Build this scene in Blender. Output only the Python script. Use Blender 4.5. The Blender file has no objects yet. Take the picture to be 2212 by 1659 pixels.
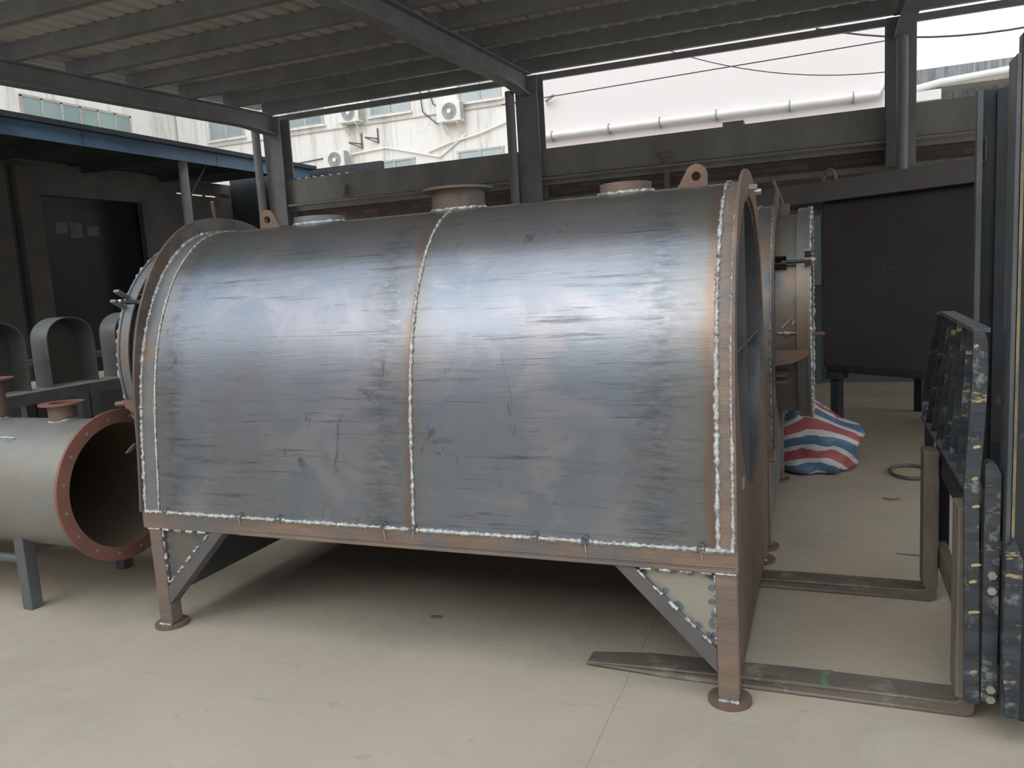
import bpy, bmesh, math, random
from mathutils import Vector, Matrix, noise
R = math.radians
random.seed(7)
PI = math.pi
S = bpy.context.scene
COL = S.collection

# ------------------------------------------------------------------ camera
cam_d = bpy.data.cameras.new('camera'); cam = bpy.data.objects.new('camera', cam_d); COL.objects.link(cam)
cam_d.sensor_width = 36.0; cam_d.lens = 36.0 * 1707.6 / 2212
cam_d.clip_start = 0.05; cam_d.clip_end = 300
rx = Vector((0.92924, 0.36455, -0.06012)); up = Vector((0.00643, 0.14672, 0.98916)); fw = Vector((-0.36942, 0.91955, -0.134))
m = Matrix((rx, up, -fw)).transposed().to_4x4(); m.translation = Vector((0.2961, -2.4612, 1.4))
cam.matrix_world = m
S.camera = cam

# ------------------------------------------------------------------ world + light + exposure
w = bpy.data.worlds.new('overcast_sky'); S.world = w; w.use_nodes = True
nt = w.node_tree; bg = nt.nodes['Background']
tc = nt.nodes.new('ShaderNodeTexCoord'); sp = nt.nodes.new('ShaderNodeSeparateXYZ'); rp = nt.nodes.new('ShaderNodeValToRGB')
nz = nt.nodes.new('ShaderNodeTexNoise'); nz.inputs['Scale'].default_value = 2.2; nz.inputs['Detail'].default_value = 4
nt.links.new(tc.outputs['Generated'], nz.inputs['Vector'])
mxw = nt.nodes.new('ShaderNodeMixRGB'); mxw.blend_type = 'MULTIPLY'; mxw.inputs[0].default_value = 0.25
nt.links.new(tc.outputs['Generated'], sp.inputs[0]); nt.links.new(sp.outputs['Z'], rp.inputs[0])
rp.color_ramp.elements[0].position = 0.0; rp.color_ramp.elements[0].color = (.86, .91, .96, 1)
rp.color_ramp.elements[1].position = 0.6; rp.color_ramp.elements[1].color = (.80, .90, 1.0, 1)
nt.links.new(rp.outputs[0], mxw.inputs[1]); nt.links.new(nz.outputs['Fac'], mxw.inputs[2])
nt.links.new(mxw.outputs[0], bg.inputs['Color']); 
mgs = nt.nodes.new('ShaderNodeMapRange'); mgs.inputs['From Min'].default_value = .25; mgs.inputs['From Max'].default_value = 1; mgs.inputs['To Min'].default_value = 1.2; mgs.inputs['To Max'].default_value = 2.1
nt.links.new(sp.outputs['Z'], mgs.inputs[0]); nt.links.new(mgs.outputs[0], bg.inputs['Strength'])
sun_d = bpy.data.lights.new('sun', 'SUN'); sun_d.energy = 1.0; sun_d.angle = R(50); sun_d.color = (1, .96, .9)
sun = bpy.data.objects.new('sun', sun_d); COL.objects.link(sun); sun.rotation_euler = (R(60), 0, R(-12))
S.view_settings.view_transform = 'Standard'; S.view_settings.look = 'None'
S.view_settings.exposure = 0.32; S.view_settings.gamma = 1.0; S.view_settings.use_curve_mapping = False

# ------------------------------------------------------------------ materials
def mat(name, c1, c2=None, scale=4, rough=.6, metal=0., bump=0., stretch=(1, 1, 1), c3=None, s3=1.3, t3=(.55, .65),
        detail=8, rvar=.12, ramp=(.35, .65), spec=.5, bscale=None, fine=None, coat=0):
    m = bpy.data.materials.new(name); m.use_nodes = True; nt = m.node_tree; N = nt.nodes; L = nt.links
    b = N['Principled BSDF']; b.inputs['Metallic'].default_value = metal; b.inputs['Roughness'].default_value = rough
    b.inputs['Specular IOR Level'].default_value = spec
    if coat: b.inputs['Coat Weight'].default_value = coat; b.inputs['Coat Roughness'].default_value = .25
    c2 = c2 or tuple(x * .75 for x in c1)
    tc = N.new('ShaderNodeTexCoord'); mp = N.new('ShaderNodeMapping'); mp.inputs['Scale'].default_value = stretch
    L.new(tc.outputs['Object'], mp.inputs[0])
    n1 = N.new('ShaderNodeTexNoise'); n1.inputs['Scale'].default_value = scale; n1.inputs['Detail'].default_value = detail
    n1.inputs['Roughness'].default_value = .62
    L.new(mp.outputs[0], n1.inputs['Vector'])
    r1 = N.new('ShaderNodeValToRGB'); r1.color_ramp.elements[0].position = ramp[0]; r1.color_ramp.elements[1].position = ramp[1]
    r1.color_ramp.elements[0].color = (*c1, 1); r1.color_ramp.elements[1].color = (*c2, 1)
    L.new(n1.outputs['Fac'], r1.inputs[0]); out = r1.outputs[0]
    if c3:
        n3 = N.new('ShaderNodeTexNoise'); n3.inputs['Scale'].default_value = s3; n3.inputs['Detail'].default_value = 9; n3.inputs['Roughness'].default_value = .68
        L.new(tc.outputs['Object'], n3.inputs['Vector'])
        r3 = N.new('ShaderNodeValToRGB'); r3.color_ramp.elements[0].position = t3[0]; r3.color_ramp.elements[1].position = t3[1]
        L.new(n3.outputs['Fac'], r3.inputs[0])
        mx = N.new('ShaderNodeMixRGB'); L.new(r3.outputs[0], mx.inputs[0]); L.new(out, mx.inputs[1]); mx.inputs[2].default_value = (*c3, 1)
        out = mx.outputs[0]
    L.new(out, b.inputs['Base Color'])
    mr = N.new('ShaderNodeMapRange'); mr.inputs['To Min'].default_value = max(.05, rough - rvar); mr.inputs['To Max'].default_value = min(1, rough + rvar)
    L.new(n1.outputs['Fac'], mr.inputs[0]); L.new(mr.outputs[0], b.inputs['Roughness'])
    if bump:
        nb = N.new('ShaderNodeTexNoise'); nb.inputs['Scale'].default_value = bscale or scale * 6; nb.inputs['Detail'].default_value = 6
        L.new(mp.outputs[0], nb.inputs['Vector'])
        bp = N.new('ShaderNodeBump'); bp.inputs['Strength'].default_value = bump; bp.inputs['Distance'].default_value = .01
        L.new(nb.outputs['Fac'], bp.inputs['Height']); L.new(bp.outputs[0], b.inputs['Normal'])
    return m

def mill_steel():
    """mill-scale plate: blue-grey, dark rolling streaks along X, heat tint and rust beside the three welded seams"""
    m = bpy.data.materials.new('mill_scale_plate'); m.use_nodes = True; nt = m.node_tree; N = nt.nodes; L = nt.links
    b = N['Principled BSDF']; b.inputs['Metallic'].default_value = .8
    tc = N.new('ShaderNodeTexCoord'); O = tc.outputs['Object']
    def noi(sc, stretch=(1, 1, 1), det=6, rg=.6, dist=0):
        mp = N.new('ShaderNodeMapping'); mp.inputs['Scale'].default_value = stretch; L.new(O, mp.inputs[0])
        n = N.new('ShaderNodeTexNoise'); n.inputs['Scale'].default_value = sc; n.inputs['Detail'].default_value = det; n.inputs['Roughness'].default_value = rg
        n.inputs['Distortion'].default_value = dist
        L.new(mp.outputs[0], n.inputs['Vector']); return n.outputs['Fac']
    def ramp(v, p0, p1, a=(0, 0, 0), c=(1, 1, 1)):
        r = N.new('ShaderNodeValToRGB'); r.color_ramp.elements[0].position = p0; r.color_ramp.elements[1].position = p1
        r.color_ramp.elements[0].color = (*a, 1); r.color_ramp.elements[1].color = (*c, 1); L.new(v, r.inputs[0]); return r.outputs[0]
    def mix(f, a, c, mode='MIX'):
        x = N.new('ShaderNodeMixRGB'); x.blend_type = mode
        for i, v in enumerate((f, a, c)):
            if isinstance(v, (int, float)): x.inputs[i].default_value = v
            elif isinstance(v, tuple): x.inputs[i].default_value = (*v, 1)
            else: L.new(v, x.inputs[i])
        return x.outputs[0]
    def math_(op, a, c=None):
        x = N.new('ShaderNodeMath'); x.operation = op
        for i, v in enumerate((a, c)):
            if v is None: continue
            if isinstance(v, (int, float)): x.inputs[i].default_value = v
            else: L.new(v, x.inputs[i])
        return x.outputs[0]
    base = ramp(noi(1.7, (1, 1, 1), 5), .36, .64, (.29, .29, .315), (.215, .245, .28))
    base = mix(ramp(noi(2.6, (1, 1, 1.4), 6, .6, .8), .52, .62), base, (.315, .305, .325))
    base = mix(math_('MULTIPLY', ramp(noi(1.1, (1.3, 1, 1), 3), .5, .66), .55), base, (.235, .22, .225))
    # rolling streaks: long in X, thin around the section
    st = ramp(noi(6, (.22, 6, 6), 6, .78, .3), .56, .66)
    gate = ramp(noi(2.3, (1, 1, 1.6), 3), .32, .52)
    st = mix(1.0, st, gate, 'MULTIPLY')
    base = mix(math_('MULTIPLY', st, .72), base, (.06, .068, .078))
    st2 = ramp(noi(5, (.35, 11, 11), 5, .8, .5), .60, .66); base = mix(math_('MULTIPLY', st2, .5), base, (.075, .082, .09))
    sp3 = ramp(noi(20, (.3, 3, 3), 5, .8), .62, .68); base = mix(math_('MULTIPLY', sp3, .30), base, (.44, .45, .47))
    # stained vertical zones
    sx = N.new('ShaderNodeSeparateXYZ'); L.new(O, sx.inputs[0]); X = sx.outputs['X']
    wob = math_('MULTIPLY', math_('SUBTRACT', noi(5), .5), .12)
    Xw = math_('ADD', X, wob)
    def near(x0, w_, src=None):
        d = math_('ABSOLUTE', math_('SUBTRACT', src or Xw, x0)); return math_('SUBTRACT', 1.0, math_('MINIMUM', math_('DIVIDE', d, w_), 1.0))
    fine = ramp(noi(20, (.5, 2.2, 2.2), 7, .8), .38, .60)
    for x0, w_ in ((-1.22, .12), (-.20, .14), (-2.22, .08)):
        f = math_('MULTIPLY', math_('MULTIPLY', near(x0, w_), fine), .62)
        base = mix(f, base, (.085, .09, .088))
    pale = ramp(noi(24, (.8, 1.2, 1.2), 6, .8), .60, .68)
    for x0, w_ in ((-.2, .2), (-1.2, .16)):
        base = mix(math_('MULTIPLY', math_('MULTIPLY', near(x0, w_), pale), .55), base, (.42, .44, .44))
    # rust and tan heat tint at the seams
    for x0, w_, c_, k in ((-1.1, .09, (.22, .20, .16), .55), (-.03, .16, (.20, .185, .145), .75), (-2.32, .12, (.22, .19, .15), .6),
                          (-1.115, .028, (.26, .155, .11), .65), (-.04, .03, (.25, .145, .10), .7), (-2.31, .018, (.27, .17, .12), .4)):
        base = mix(math_('MULTIPLY', near(x0, w_), k), base, c_)
    # rust freckles towards the lower edge weld, tan dust towards the crown
    Z = sx.outputs['Z']
    low = math_('SUBTRACT', 1.0, math_('MINIMUM', math_('DIVIDE', math_('ABSOLUTE', math_('SUBTRACT', Z, .50)), .16), 1.0))
    spots = ramp(noi(11, (1, 1, 1), 9, .75), .58, .66)
    base = mix(math_('MULTIPLY', math_('MULTIPLY', low, spots), .8), base, (.27, .15, .08))
    sp2 = ramp(noi(34, (1, 1, 1), 4, .6), .71, .75)
    base = mix(math_('MULTIPLY', sp2, .5), base, (.36, .27, .16))
    top = math_('MINIMUM', math_('MAXIMUM', math_('DIVIDE', math_('SUBTRACT', Z, 1.52), .16), 0.0), 1.0)
    base = mix(math_('MULTIPLY', top, .55), base, (.28, .26, .215))
    dk = ramp(noi(3.4, (1.6, .7, .7), 5, .7, 1.6), .64, .70)
    base = mix(math_('MULTIPLY', dk, .5), base, (.055, .06, .068))
    L.new(base, b.inputs['Base Color'])
    rr = N.new('ShaderNodeMapRange'); rr.inputs['To Min'].default_value = .25; rr.inputs['To Max'].default_value = .40
    L.new(noi(4, (.8, 2, 2), 7, .7), rr.inputs[0]); L.new(rr.outputs[0], b.inputs['Roughness'])
    bp = N.new('ShaderNodeBump'); bp.inputs['Strength'].default_value = .12; bp.inputs['Distance'].default_value = .006
    L.new(noi(9, (.35, 3, 3), 6, .7), bp.inputs['Height']); L.new(bp.outputs[0], b.inputs['Normal'])
    return m

M = {}
M['plate'] = mill_steel()
M['weld'] = mat('weld_bead', (.88, .88, .86), (.45, .44, .42), 60, .3, .7, .5, ramp=(.3, .6))
M['rust'] = mat('rusty_steel', (.24, .16, .12), (.16, .12, .10), 9, .62, .25, .2, c3=(.22, .125, .08), s3=5, t3=(.5, .68))
M['rustlight'] = mat('rusty_square_tube', (.30, .215, .16), (.20, .145, .115), 6, .55, .3, .15, stretch=(.5, 3, 3), c3=(.17, .165, .165), s3=2.6, t3=(.48, .62))
M['flange'] = mat('oxide_flange', (.155, .105, .08), (.11, .085, .075), 5, .6, .25, .1, c3=(.17, .16, .15), s3=2, t3=(.5, .6))
M['redox'] = mat('red_oxide_flange', (.30, .13, .095), (.22, .10, .075), 7, .6, .15, .1, c3=(.11, .10, .095), s3=6, t3=(.58, .68))
M['band'] = mat('grey_steel_band', (.25, .245, .235), (.17, .18, .19), 5, .5, .5, .1, c3=(.28, .20, .14), s3=4, t3=(.52, .64))
M['steel'] = mat('grey_steel', (.20, .20, .21), (.14, .145, .155), 5, .5, .5, .1)
M['brace'] = mat('brace_steel', (.175, .155, .155), (.14, .13, .135), 5, .55, .35, .1)
M['gusset'] = mat('tan_gusset_plate', (.42, .385, .31), (.36, .34, .29), 2, .42, .35, 0, c3=(.25, .27, .28), s3=3.5, t3=(.60, .8))
M['blob'] = mat('heat_spot', (.17, .20, .215), (.24, .26, .27), 30, .4, .5, .1)
M['pipe'] = mat('pipe_steel', (.33, .315, .285), (.23, .235, .235), 2.4, .5, .45, .06, c3=(.34, .29, .21), s3=2.3, t3=(.5, .68))
M['pipein'] = mat('pipe_inside', (.16, .135, .11), (.24, .155, .085), 1.8, .6, .3, .1)
M['concrete'] = None
M['roof'] = mat('roof_sheet_underside', (.74, .71, .66), (.62, .60, .56), 1.2, .65, .1, 0)
M['paintdark'] = mat('dark_grey_painted_steel', (.33, .33, .345), (.26, .255, .26), 3, .6, .1, .05)
M['beam'] = mat('weathered_grey_beam', (.40, .375, .35), (.30, .285, .27), 2.5, .8, 0, .1, stretch=(1, 1, .4))
M['facade'] = mat('stained_white_render', (.76, .73, .685), (.46, .44, .41), 2.6, .9, 0, .1, stretch=(1.6, 1.6, .14), c3=(.58, .56, .52), s3=1.1, t3=(.56, .80), ramp=(.50, .72))
M['pink'] = mat('pale_pink_render', (.80, .73, .70), (.76, .705, .675), .6, .9, 0, .05, c3=(.67, .63, .54), s3=.8, t3=(.60, .78))
M['graycon'] = mat('streaked_grey_concrete', (.36, .37, .37), (.14, .145, .15), 6, .9, 0, .2, stretch=(3, 1, .25))
M['brick'] = None
M['glass'] = mat('window_glass', (.32, .38, .38), (.24, .30, .31), .8, .15, 0, 0, rvar=.05, spec=.9)
M['glassgreen'] = mat('green_window_glass', (.30, .38, .36), (.22, .30, .29), .6, .3, 0, 0)
M['darkglass'] = mat('dark_glass', (.012, .014, .015), (.018, .02, .021), 1, .12, 0, 0, rvar=.03, spec=.2)
M['frame'] = mat('window_frame', (.50, .48, .45), (.40, .38, .35), 3, .6)
M['acwhite'] = mat('air_conditioner_white', (.78, .77, .72), (.66, .65, .60), 4, .55)
M['acgrey'] = mat('air_conditioner_grille', (.38, .38, .36), (.28, .28, .27), 6, .6)
M['pvc'] = mat('white_plastic_pipe', (.82, .81, .78), (.72, .71, .67), 3, .45)
M['cable'] = mat('black_cable', (.05, .05, .055), (.08, .08, .08), 10, .7)
M['blue'] = mat('blue_fascia_sheet', (.13, .235, .37), (.10, .17, .26), .9, .5, .1, 0, c3=(.05, .075, .10), s3=.5, t3=(.45, .7))
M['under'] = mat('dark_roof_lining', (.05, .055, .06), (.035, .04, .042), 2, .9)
M['brownwall'] = mat('dull_brown_wall', (.16, .152, .143), (.12, .115, .108), 2, .9)
M['black'] = None
M['blackin'] = mat('black_mast_steel', (.018, .021, .025), (.03, .034, .038), 4, .45, .1, .05, c3=(.11, .12, .125), s3=6, t3=(.60, .75))
M['greyedge'] = mat('worn_grey_edge', (.13, .135, .14), (.08, .085, .09), 8, .5, .3, .1, stretch=(2, 2, .5))
M['fork'] = mat('worn_fork_steel', (.21, .175, .14), (.13, .11, .09), 6, .55, .2, .2, stretch=(.6, 2, 2), c3=(.34, .30, .24), s3=7, t3=(.54, .68))
M['shank'] = mat('dusty_brown_shank', (.24, .20, .16), (.16, .135, .11), 6, .6, .2, .15, stretch=(2, 2, .6), c3=(.26, .235, .20), s3=9, t3=(.55, .7))
M['darktank'] = mat('dark_primer_tank', (.062, .057, .064), (.078, .072, .082), 1.3, .5, .2, 0, c3=(.065, .052, .046), s3=1.7, t3=(.45, .65))
M['bolt'] = mat('zinc_bolt', (.55, .54, .50), (.40, .39, .36), 30, .35, .8)
M['chalk'] = mat('white_chalk', (.75, .74, .72), None, 30, .9)
M['chalkdim'] = mat('faint_chalk', (.16, .155, .16), None, 30, .9)
M['yellow'] = mat('yellow_paint_mark', (.55, .42, .19), (.40, .28, .13), 20, .7)
M['leaf'] = mat('dry_leaf', (.35, .16, .06), None, 12, .9)
M['tealpat'] = None
M['tealdark'] = mat('dull_teal_paint', (.10, .13, .14), (.08, .105, .115), 3, .6)
M['tarp'] = None

def concrete():
    m = mat('dusty_concrete_floor', (.475, .40, .305), (.42, .36, .275), 1.6, .82, 0, .12, c3=(.33, .285, .22), s3=.9, t3=(.50, .80), bscale=40, spec=.3)
    nt = m.node_tree; N = nt.nodes; L = nt.links; b = N['Principled BSDF']
    src = b.inputs['Base Color'].links[0].from_socket
    tc = N.new('ShaderNodeTexCoord'); O = tc.outputs['Object']
    def mix(f, a, c, k):
        f2 = N.new('ShaderNodeMath'); f2.operation = 'MULTIPLY'; L.new(f, f2.inputs[0]); f2.inputs[1].default_value = k
        x = N.new('ShaderNodeMixRGB'); L.new(f2.outputs[0], x.inputs[0]); L.new(a, x.inputs[1]); x.inputs[2].default_value = (*c, 1); return x.outputs[0]
    def noise_ramp(sc, p0, p1, st=(1, 1, 1), dist=0):
        mp = N.new('ShaderNodeMapping'); mp.inputs['Scale'].default_value = st; L.new(O, mp.inputs[0])
        n = N.new('ShaderNodeTexNoise'); n.inputs['Scale'].default_value = sc; n.inputs['Detail'].default_value = 8; n.inputs['Roughness'].default_value = .7; n.inputs['Distortion'].default_value = dist
        L.new(mp.outputs[0], n.inputs['Vector']); r = N.new('ShaderNodeValToRGB'); r.color_ramp.elements[0].position = p0; r.color_ramp.elements[1].position = p1
        L.new(n.outputs['Fac'], r.inputs[0]); return r.outputs[0]
    o = mix(noise_ramp(3.1, .55, .72), src, (.50, .45, .37), .5)
    o = mix(noise_ramp(7, .60, .70, (1, 2.2, 1), .8), o, (.31, .28, .225), .55)
    o = mix(noise_ramp(26, .72, .76), o, (.62, .60, .54), .5)
    o = mix(noise_ramp(19, .73, .76), o, (.16, .145, .12), .6)
    # hairline crack running away from the camera
    s = N.new('ShaderNodeSeparateXYZ'); n = N.new('ShaderNodeTexNoise'); n.inputs['Scale'].default_value = 5; n.inputs['Detail'].default_value = 5
    L.new(O, n.inputs['Vector']); L.new(O, s.inputs[0])
    def mth(op, a, c):
        x = N.new('ShaderNodeMath'); x.operation = op
        for i, v in enumerate((a, c)):
            if isinstance(v, (int, float)): x.inputs[i].default_value = v
            else: L.new(v, x.inputs[i])
        return x.outputs[0]
    d = mth('SUBTRACT', mth('ADD', s.outputs['X'], .35), mth('MULTIPLY', s.outputs['Y'], .004))
    d = mth('ADD', d, mth('MULTIPLY', mth('SUBTRACT', n.outputs['Fac'], .5), .035))
    d = mth('ABSOLUTE', d, 0); ln = mth('LESS_THAN', d, .0022)
    o = mix(ln, o, (.20, .18, .145), .40)
    L.new(o, b.inputs['Base Color']); return m
M['concrete'] = concrete()

def worn_black():
    m = mat('scraped_black_paint', (.035, .04, .047), (.07, .08, .09), 8, .38, .25, .1, stretch=(1, 1, 3.5), c3=(.24, .25, .25), s3=20, t3=(.56, .66))
    nt = m.node_tree; N = nt.nodes; L = nt.links; b = N['Principled BSDF']; src = b.inputs['Base Color'].links[0].from_socket
    tc = N.new('ShaderNodeTexCoord'); mp = N.new('ShaderNodeMapping'); mp.inputs['Scale'].default_value = (4, 4, 16); L.new(tc.outputs['Object'], mp.inputs[0])
    n = N.new('ShaderNodeTexNoise'); n.inputs['Scale'].default_value = 1.6; n.inputs['Detail'].default_value = 8; n.inputs['Roughness'].default_value = .75; L.new(mp.outputs[0], n.inputs['Vector'])
    r = N.new('ShaderNodeValToRGB'); r.color_ramp.elements[0].position = .60; r.color_ramp.elements[1].position = .64; L.new(n.outputs['Fac'], r.inputs[0])
    x = N.new('ShaderNodeMixRGB'); L.new(r.outputs[0], x.inputs[0]); L.new(src, x.inputs[1]); x.inputs[2].default_value = (.46, .34, .17, 1)
    L.new(x.outputs[0], b.inputs['Base Color']); return m
M['black'] = worn_black()

def brick():
    m = bpy.data.materials.new('sooty_brick'); m.use_nodes = True; nt = m.node_tree; N = nt.nodes; L = nt.links; b = N['Principled BSDF']
    tc = N.new('ShaderNodeTexCoord'); mp = N.new('ShaderNodeMapping'); mp.inputs['Rotation'].default_value = (R(90), 0, 0); L.new(tc.outputs['Object'], mp.inputs[0])
    bt = N.new('ShaderNodeTexBrick'); bt.inputs['Scale'].default_value = 1.0; bt.inputs['Brick Width'].default_value = .25; bt.inputs['Row Height'].default_value = .068
    bt.inputs['Mortar Size'].default_value = .006; bt.inputs['Color1'].default_value = (.24, .17, .135, 1); bt.inputs['Color2'].default_value = (.16, .12, .10, 1); bt.inputs['Mortar'].default_value = (.12, .105, .095, 1)
    L.new(mp.outputs[0], bt.inputs['Vector']); L.new(bt.outputs['Color'], b.inputs['Base Color']); b.inputs['Roughness'].default_value = .95
    return m
M['brick'] = brick()

def tarp():
    m = bpy.data.materials.new('striped_tarpaulin'); m.use_nodes = True; nt = m.node_tree; N = nt.nodes; L = nt.links; b = N['Principled BSDF']
    tc = N.new('ShaderNodeTexCoord'); s = N.new('ShaderNodeSeparateXYZ'); L.new(tc.outputs['UV'], s.inputs[0])
    f = N.new('ShaderNodeMath'); f.operation = 'FRACT'; a = N.new('ShaderNodeMath'); a.operation = 'MULTIPLY'; a.inputs[1].default_value = 2.6
    L.new(s.outputs['Y'], a.inputs[0]); L.new(a.outputs[0], f.inputs[0])
    r = N.new('ShaderNodeValToRGB'); r.color_ramp.interpolation = 'CONSTANT'; e = r.color_ramp.elements
    e[0].position = 0; e[0].color = (.10, .17, .27, 1); e[1].position = .24; e[1].color = (.62, .60, .58, 1)
    x = e.new(.42); x.color = (.42, .12, .13, 1); x = e.new(.74); x.color = (.62, .60, .58, 1); x = e.new(.9); x.color = (.10, .17, .27, 1)
    L.new(f.outputs[0], r.inputs[0]); L.new(r.outputs[0], b.inputs['Base Color']); b.inputs['Roughness'].default_value = .45
    return m
M['tarp'] = tarp()

def patterned():
    m = bpy.data.materials.new('diamond_patterned_sheet'); m.use_nodes = True; nt = m.node_tree; N = nt.nodes; L = nt.links; b = N['Principled BSDF']
    tc = N.new('ShaderNodeTexCoord'); s = N.new('ShaderNodeSeparateXYZ'); L.new(tc.outputs['Object'], s.inputs[0])
    def mth(op, a, c=0):
        x = N.new('ShaderNodeMath'); x.operation = op
        for i, v in enumerate((a, c)):
            if isinstance(v, (int, float)): x.inputs[i].default_value = v
            else: L.new(v, x.inputs[i])
        return x.outputs[0]
    u = mth('ABSOLUTE', mth('SUBTRACT', mth('FRACT', mth('MULTIPLY', s.outputs['X'], 11)), .5)); v = mth('ABSOLUTE', mth('SUBTRACT', mth('FRACT', mth('MULTIPLY', s.outputs['Z'], 7)), .5))
    f = mth('LESS_THAN', mth('FRACT', mth('MULTIPLY', mth('ADD', u, v), 4)), .22)
    x = N.new('ShaderNodeMixRGB'); L.new(f, x.inputs[0]); x.inputs[1].default_value = (.30, .38, .39, 1); x.inputs[2].default_value = (.14, .20, .22, 1)
    L.new(x.outputs[0], b.inputs['Base Color']); b.inputs['Roughness'].default_value = .5
    return m
M['tealpat'] = patterned()

# ------------------------------------------------------------------ mesh helpers
def box(bm, x0, x1, y0, y1, z0, z1):
    v = [bm.verts.new((x, y, z)) for x in (x0, x1) for y in (y0, y1) for z in (z0, z1)]
    for f in ((0, 1, 3, 2), (4, 6, 7, 5), (0, 4, 5, 1), (2, 3, 7, 6), (0, 2, 6, 4), (1, 5, 7, 3)): bm.faces.new([v[i] for i in f])
def bar(bm, p, q, w_, h, up_=(0, 0, 1)):
    p, q = Vector(p), Vector(q); d = (q - p).normalized(); s = d.cross(Vector(up_)).normalized(); u = s.cross(d)
    v = []
    for c in (p, q):
        for a, b_ in ((-1, -1), (1, -1), (1, 1), (-1, 1)): v.append(bm.verts.new(c + s * a * w_ / 2 + u * b_ * h / 2))
    for f in ((3, 2, 1, 0), (4, 5, 6, 7), (0, 1, 5, 4), (1, 2, 6, 5), (2, 3, 7, 6), (3, 0, 4, 7)): bm.faces.new([v[i] for i in f])
def tube(bm, pts, r, seg=12, cap=True, closed=False):
    pts = [Vector(p) for p in pts]; n = len(pts); rings = []
    for i, p in enumerate(pts):
        a = pts[i - 1] if (i or closed) else p; b_ = pts[(i + 1) % n] if (i < n - 1 or closed) else p
        d = (b_ - a).normalized(); ref = Vector((0, 0, 1)) if abs(d.z) < .9 else Vector((1, 0, 0))
        s = d.cross(ref).normalized(); u = s.cross(d); rr = r[i] if isinstance(r, (list, tuple)) else r
        rings.append([bm.verts.new(p + (s * math.cos(t) + u * math.sin(t)) * rr) for t in [2 * PI * k / seg for k in range(seg)]])
    for i in range(n if closed else n - 1):
        A, B = rings[i], rings[(i + 1) % n]
        for k in range(seg): bm.faces.new((A[k], A[(k + 1) % seg], B[(k + 1) % seg], B[k]))
    if cap and not closed: bm.faces.new(rings[0][::-1]); bm.faces.new(rings[-1])
def prism(bm, pts, axis, a0, a1):
    """extrude polygon; axis x: pts=(y,z); y: pts=(x,z); z: pts=(x,y)"""
    def P(a, p): return {'x': (a, p[0], p[1]), 'y': (p[0], a, p[1]), 'z': (p[0], p[1], a)}[axis]
    A = [bm.verts.new(P(a0, p)) for p in pts]; B = [bm.verts.new(P(a1, p)) for p in pts]; n = len(pts)
    bm.faces.new(A); bm.faces.new(B[::-1])
    for i in range(n): bm.faces.new((A[i], B[i], B[(i + 1) % n], A[(i + 1) % n]))
def loop_plate(bm, outer, inner, axis, a0, a1, closed=True):
    """plate between two loops of equal count (closed ring, or open strip)"""
    def P(a, p): return {'x': (a, p[0], p[1]), 'y': (p[0], a, p[1]), 'z': (p[0], p[1], a)}[axis]
    V = [[bm.verts.new(P(a, p)) for p in l] for l in (outer, inner) for a in (a0, a1)]; n = len(outer)
    O0, O1, I0, I1 = V
    for i in range(n if closed else n - 1):
        j = (i + 1) % n
        bm.faces.new((O0[i], O0[j], O1[j], O1[i])); bm.faces.new((I0[j], I0[i], I1[i], I1[j]))
        bm.faces.new((O0[j], O0[i], I0[i], I0[j])); bm.faces.new((O1[i], O1[j], I1[j], I1[i]))
    if not closed:
        bm.faces.new((O0[0], O1[0], I1[0], I0[0])); bm.faces.new((O1[-1], O0[-1], I0[-1], I1[-1]))
def circ(cy, cz, r, n=72, a0=0): return [(cy + r * math.cos(a0 + 2 * PI * i / n), cz + r * math.sin(a0 + 2 * PI * i / n)) for i in range(n)]
def hexa(bm, c, r, h, axis='y'):
    if axis == 'y': prism(bm, [(c[0] + r * math.cos(PI / 3 * k), c[2] + r * math.sin(PI / 3 * k)) for k in range(6)], 'y', c[1] - h, c[1])
    else: prism(bm, [(c[1] + r * math.cos(PI / 3 * k), c[2] + r * math.sin(PI / 3 * k)) for k in range(6)], 'x', c[0], c[0] + h)
def mk(name, fn, material, parent=None, smooth=None, bevel=0, label=None, origin=None):
    bm = bmesh.new(); fn(bm); bmesh.ops.recalc_face_normals(bm, faces=bm.faces)
    me = bpy.data.meshes.new(name); bm.to_mesh(me); bm.free()
    o = bpy.data.objects.new(name, me); COL.objects.link(o)
    for mm in (material if isinstance(material, list) else [material]): me.materials.append(mm)
    if parent: o.parent = parent
    if smooth:
        for p in me.polygons: p.use_smooth = True
        me.set_sharp_from_angle(angle=R(smooth))
    if bevel:
        b_ = o.modifiers.new('bevel', 'BEVEL'); b_.width = bevel; b_.segments = 2; b_.limit_method = 'ANGLE'; b_.angle_limit = R(40)
    if label: o['label'] = label
    return o
def thing(name, label, cat, loc=(0, 0, 0), group=None):
    o = bpy.data.objects.new(name, None); COL.objects.link(o); o.location = loc; o['label'] = label; o['category'] = cat; o.empty_display_size = .1
    if group: o['group'] = group
    return o
def tag(o, label, cat, group=None):
    o['label'] = label; o['category'] = cat
    if group: o['group'] = group
    return o
def struct(o): o['kind'] = 'structure'; return o
def dup(root, loc, rotz=0, label=None, group=None):
    def cp(o, par):
        c = o.copy(); COL.objects.link(c)
        if par: c.parent = par
        for k in [k_ for k_ in bpy.data.objects if k_.parent == o]: cp(k, c)
        return c
    r = cp(root, None); r.location = loc; r.rotation_euler = (0, 0, rotz)
    if label: r['label'] = label
    if group: r['group'] = group
    return r
def B(*a): return lambda bm: box(bm, *a)
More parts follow.
